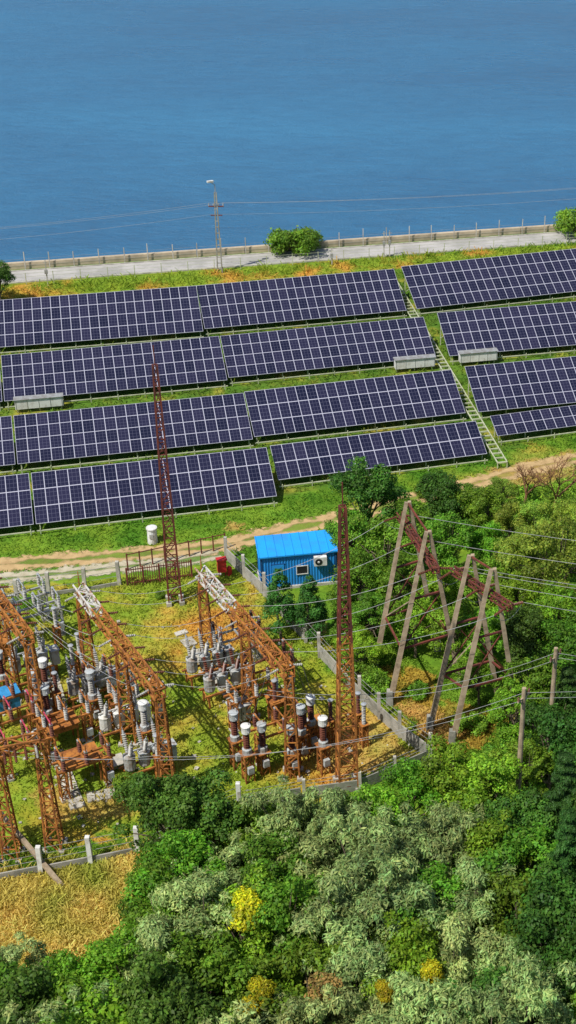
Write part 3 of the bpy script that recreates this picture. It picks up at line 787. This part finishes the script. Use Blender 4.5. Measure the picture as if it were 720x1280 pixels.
def T(u,v,kd,s=1.0,zc=None):
    base_h={'cone':3.2,'conifer':7,'shrub':1.3,'mistletoe':0,'rusty':0}.get(kd,5.0)*s
    z0=0
    if zc is not None: z0=zc; base_h=0
    p=P(u,v,base_h+z0); p.z=z0
    me=random.choice(LIB[kd]); sx=s*random.uniform(.92,1.08)
    link(me,NAMES[kd],p,random.uniform(0,6.28),None,(sx,s*random.uniform(.92,1.08),s*random.uniform(.92,1.1)))
random.seed(21)
fg=[(214,1045,'dark',.85),(262,1035,'dark',.85),(315,1052,'broad',.8),(365,1062,'willow',.85),(418,1058,'willow',.85),(468,1048,'bright',.75),(515,1010,'bright',.75),(565,992,'bright',.85),(610,1012,'bright',.8),(655,1050,'dark',.8),(702,1020,'conifer',.8),(718,960,'dark',.8),
(232,1105,'bright',.8),(288,1110,'willow',.85),(345,1118,'broad',.9),(400,1112,'willow',.95),(455,1108,'willow',1),(508,1080,'willow',.9),(560,1075,'willow',.9),(608,1088,'bright',.8),(655,1105,'broad',.9),(705,1100,'conifer',.8),
(205,1165,'broad',.8),(255,1178,'willow',.9),(305,1185,'bright',.85),(360,1178,'broad',.9),(420,1180,'willow',1),(480,1170,'willow',1.05),(540,1150,'broad',.9),(595,1150,'willow',.9),(645,1168,'broad',.9),(700,1180,'dark',1),
(12,1232,'willow',.75),(95,1262,'bright',.75),(60,1290,'bright',.8),(150,1235,'bright',.8),(205,1232,'willow',.9),(262,1245,'broad',.9),(320,1252,'bright',.85),(385,1245,'broad',.9),(445,1250,'willow',.9),(505,1238,'bright',.9),(570,1225,'willow',.95),(635,1240,'willow',.9),(695,1250,'dark',.9)]
for t in fg: T(*t)
for y in(1315,1385):
    for x in range(-30,780,58): T(x+random.uniform(-15,15),y+random.uniform(-15,15),random.choice(['willow','broad','willow','bright','dark']),random.uniform(.85,1.05))
for x,y,s in((308,1140,1.15),(325,1243,.8),(310,1262,.6),(480,1240,.6),(540,1215,.6)): T(x,y,'mistletoe',s,7.4)
for x,y,s in((405,1240,1.1),): T(x,y,'rusty',s,7.6)
rt=[(458,632,'dark',.9),(440,675,'broad',.6),(480,690,'broad',.75),(548,632,'dark',.75),(580,638,'broad',.7),(515,665,'broad',.7),(610,650,'broad',.6),(640,665,'light',.6),(672,662,'light',.6),(705,668,'light',.65),
(560,690,'broad',.7),(612,692,'bright',.6),(650,705,'light',.75),(695,718,'light',.95),(450,728,'broad',.65),(505,730,'broad',.7),(550,745,'bright',.6),(600,745,'broad',.7),(645,755,'bright',.7),(700,775,'bright',.8),
(465,770,'broad',.55),(520,780,'bright',.6),(570,790,'broad',.6),(615,800,'bright',.6),(655,810,'dark',.7),(712,830,'broad',.85),(450,812,'bright',.45),(600,845,'bright',.5),(668,862,'broad',.7),(640,895,'bright',.55),(705,895,'conifer',.7),(690,930,'dark',.75),(735,700,'light',.8),(740,860,'conifer',.8),
(660,965,'broad',.6),(760,780,'broad',.9),(770,950,'dark',1),(760,1050,'dark',1),(770,1130,'dark',1),(750,640,'light',.7),(625,625,'light',.5)]
for t in rt: T(*t)
T(350,756,'cone',.95); T(388,758,'cone',.95)
T(370,297,'shrub',1.7); T(358,300,'shrub',1.3); T(385,299,'shrub',1.2); T(720,275,'shrub',1.6); T(-2,352,'dark',.6); T(-25,350,'broad',.6)
sh=[(158,978,.5),(170,968,.4),(440,770,.7),(430,745,.8),(425,790,.6),(445,835,.7),(470,850,.6),(520,860,.5),(590,900,.6),(640,930,.9),(655,640,.8),(620,640,.8),(585,612,.6),(700,628,.9),(330,690,.4),(640,610,.5),(605,620,.5),(230,1020,.6),(200,1010,.6),(30,750,.4),(660,1000,.9),(600,965,.8),(540,975,.7),(480,1005,.8),(440,1020,.7),(190,1090,.8),(185,1150,.7),(150,1195,.8),(60,1225,.7),(200,742,.25),(700,610,.8),(425,700,.8),(430,660,.8),(660,615,.6),(680,640,.8),(530,612,.5)]
for u,v,s in sh: T(u,v,'shrub',s*1.15)
def bare(u,v,Hh,sd):
    b=MB(); rng=random.Random(sd)
    def br(p,d,L,r,k):
        q=p+d*L; b.cyl(p,q,r,r*.65,BARKR,5,False)
        if k==0: return
        for _ in range(3 if k>1 else 4):
            nd=(d+Vector((rng.uniform(-.8,.8),rng.uniform(-.8,.8),rng.uniform(-.15,.45)))).normalized(); br(q,nd,L*rng.uniform(.62,.85),r*.62,k-1)
    br(Vector((0,0,0)),Vector((.1,0,1)).normalized(),Hh*.28,.16,5)
    b.done("bare_tree",P(u,v))
bare(690,650,7.5,4); bare(655,635,4.8,9)
# ---------------------------------------------------------------- grass blades
def tufts(name,plist,n,h,wd):
    out=[]
    for pl,k in plist:
        mn=pl.min(0);mx=pl.max(0); m=int(n*k); x=RNG.uniform(mn[0],mx[0],m); y=RNG.uniform(mn[1],mx[1],m); ok=inside(x,y,pl)
        out.append(np.stack([x[ok],y[ok]],1))
    p=np.concatenate(out)
    keep=(dist_line(p[:,0],p[:,1],TRK1)>1.15)&(dist_line(p[:,0],p[:,1],TRK2)>.8); p=p[keep]
    c=colour(p[:,0],p[:,1])*RNG.uniform(.9,1.8,(len(p),1)); c=np.minimum(c,.75)
    N=len(p); a=RNG.uniform(0,6.28,N); dens=fbm(p[:,0],p[:,1],.4,6); hh_=h*RNG.uniform(.3,1.2,N)*(0.2+1.4*dens); ww=wd*RNG.uniform(.5,1.3,N)
    lx=RNG.normal(0,.8,N)*hh_; ly=RNG.normal(0,.8,N)*hh_
    B=np.stack([p[:,0],p[:,1],np.zeros(N)],1); dx=np.stack([np.cos(a)*ww,np.sin(a)*ww,np.zeros(N)],1); tp=np.stack([lx,ly,hh_],1)
    Vq=np.stack([B-dx*.6,B+dx*.6,B+tp+dx*.6,B+tp-dx*.6],1).reshape(-1,3)
    me=quadmesh(name,Vq,np.repeat(c,4,axis=0),[TUFT]); link(me,name)
VY=poly([(-20,740),(240,714),(285,700),(545,950),(380,998),(175,1050),(-20,1085)])
VM=poly([(-20,1080),(175,1050),(215,1050),(215,1200),(100,1250),(-20,1230)])
VB=poly([(-20,665),(345,625),(610,572),(740,530),(740,600),(500,650),(430,740),(283,690),(-20,740)])
VP=poly([(-20,378),(740,312),(740,560),(610,572),(345,622),(-20,662)])
VA=poly([(430,740),(560,850),(680,900),(600,950),(545,950),(400,812)])
tufts("yard_grass",[(VY,1)],60000,.22,.06)
tufts("meadow_grass",[(VM,1)],24000,.35,.05)
tufts("field_grass",[(VB,1),(VA,.6)],50000,.22,.07)
tufts("solar_farm_grass",[(VP,1)],50000,.35,.09)
VV=poly([(-20,362),(740,303),(740,312),(-20,377)])
tufts("verge_grass",[(VV,1)],18000,.6,.09)
b=MB(); rg=random.Random(3)
for i in range(260):
    u=rg.uniform(0,520); v=rg.uniform(760,1040); p=P(u,v)
    if not inside(np.array([p.x]),np.array([p.y]),YARD)[0]: continue
    s=rg.uniform(.08,.28); b.box(p+Vector((0,0,s*.2)),(s,s*rg.uniform(.6,1.2),s*.5),CONC,rg.uniform(0,3))
b.done("rubble")
print("done")
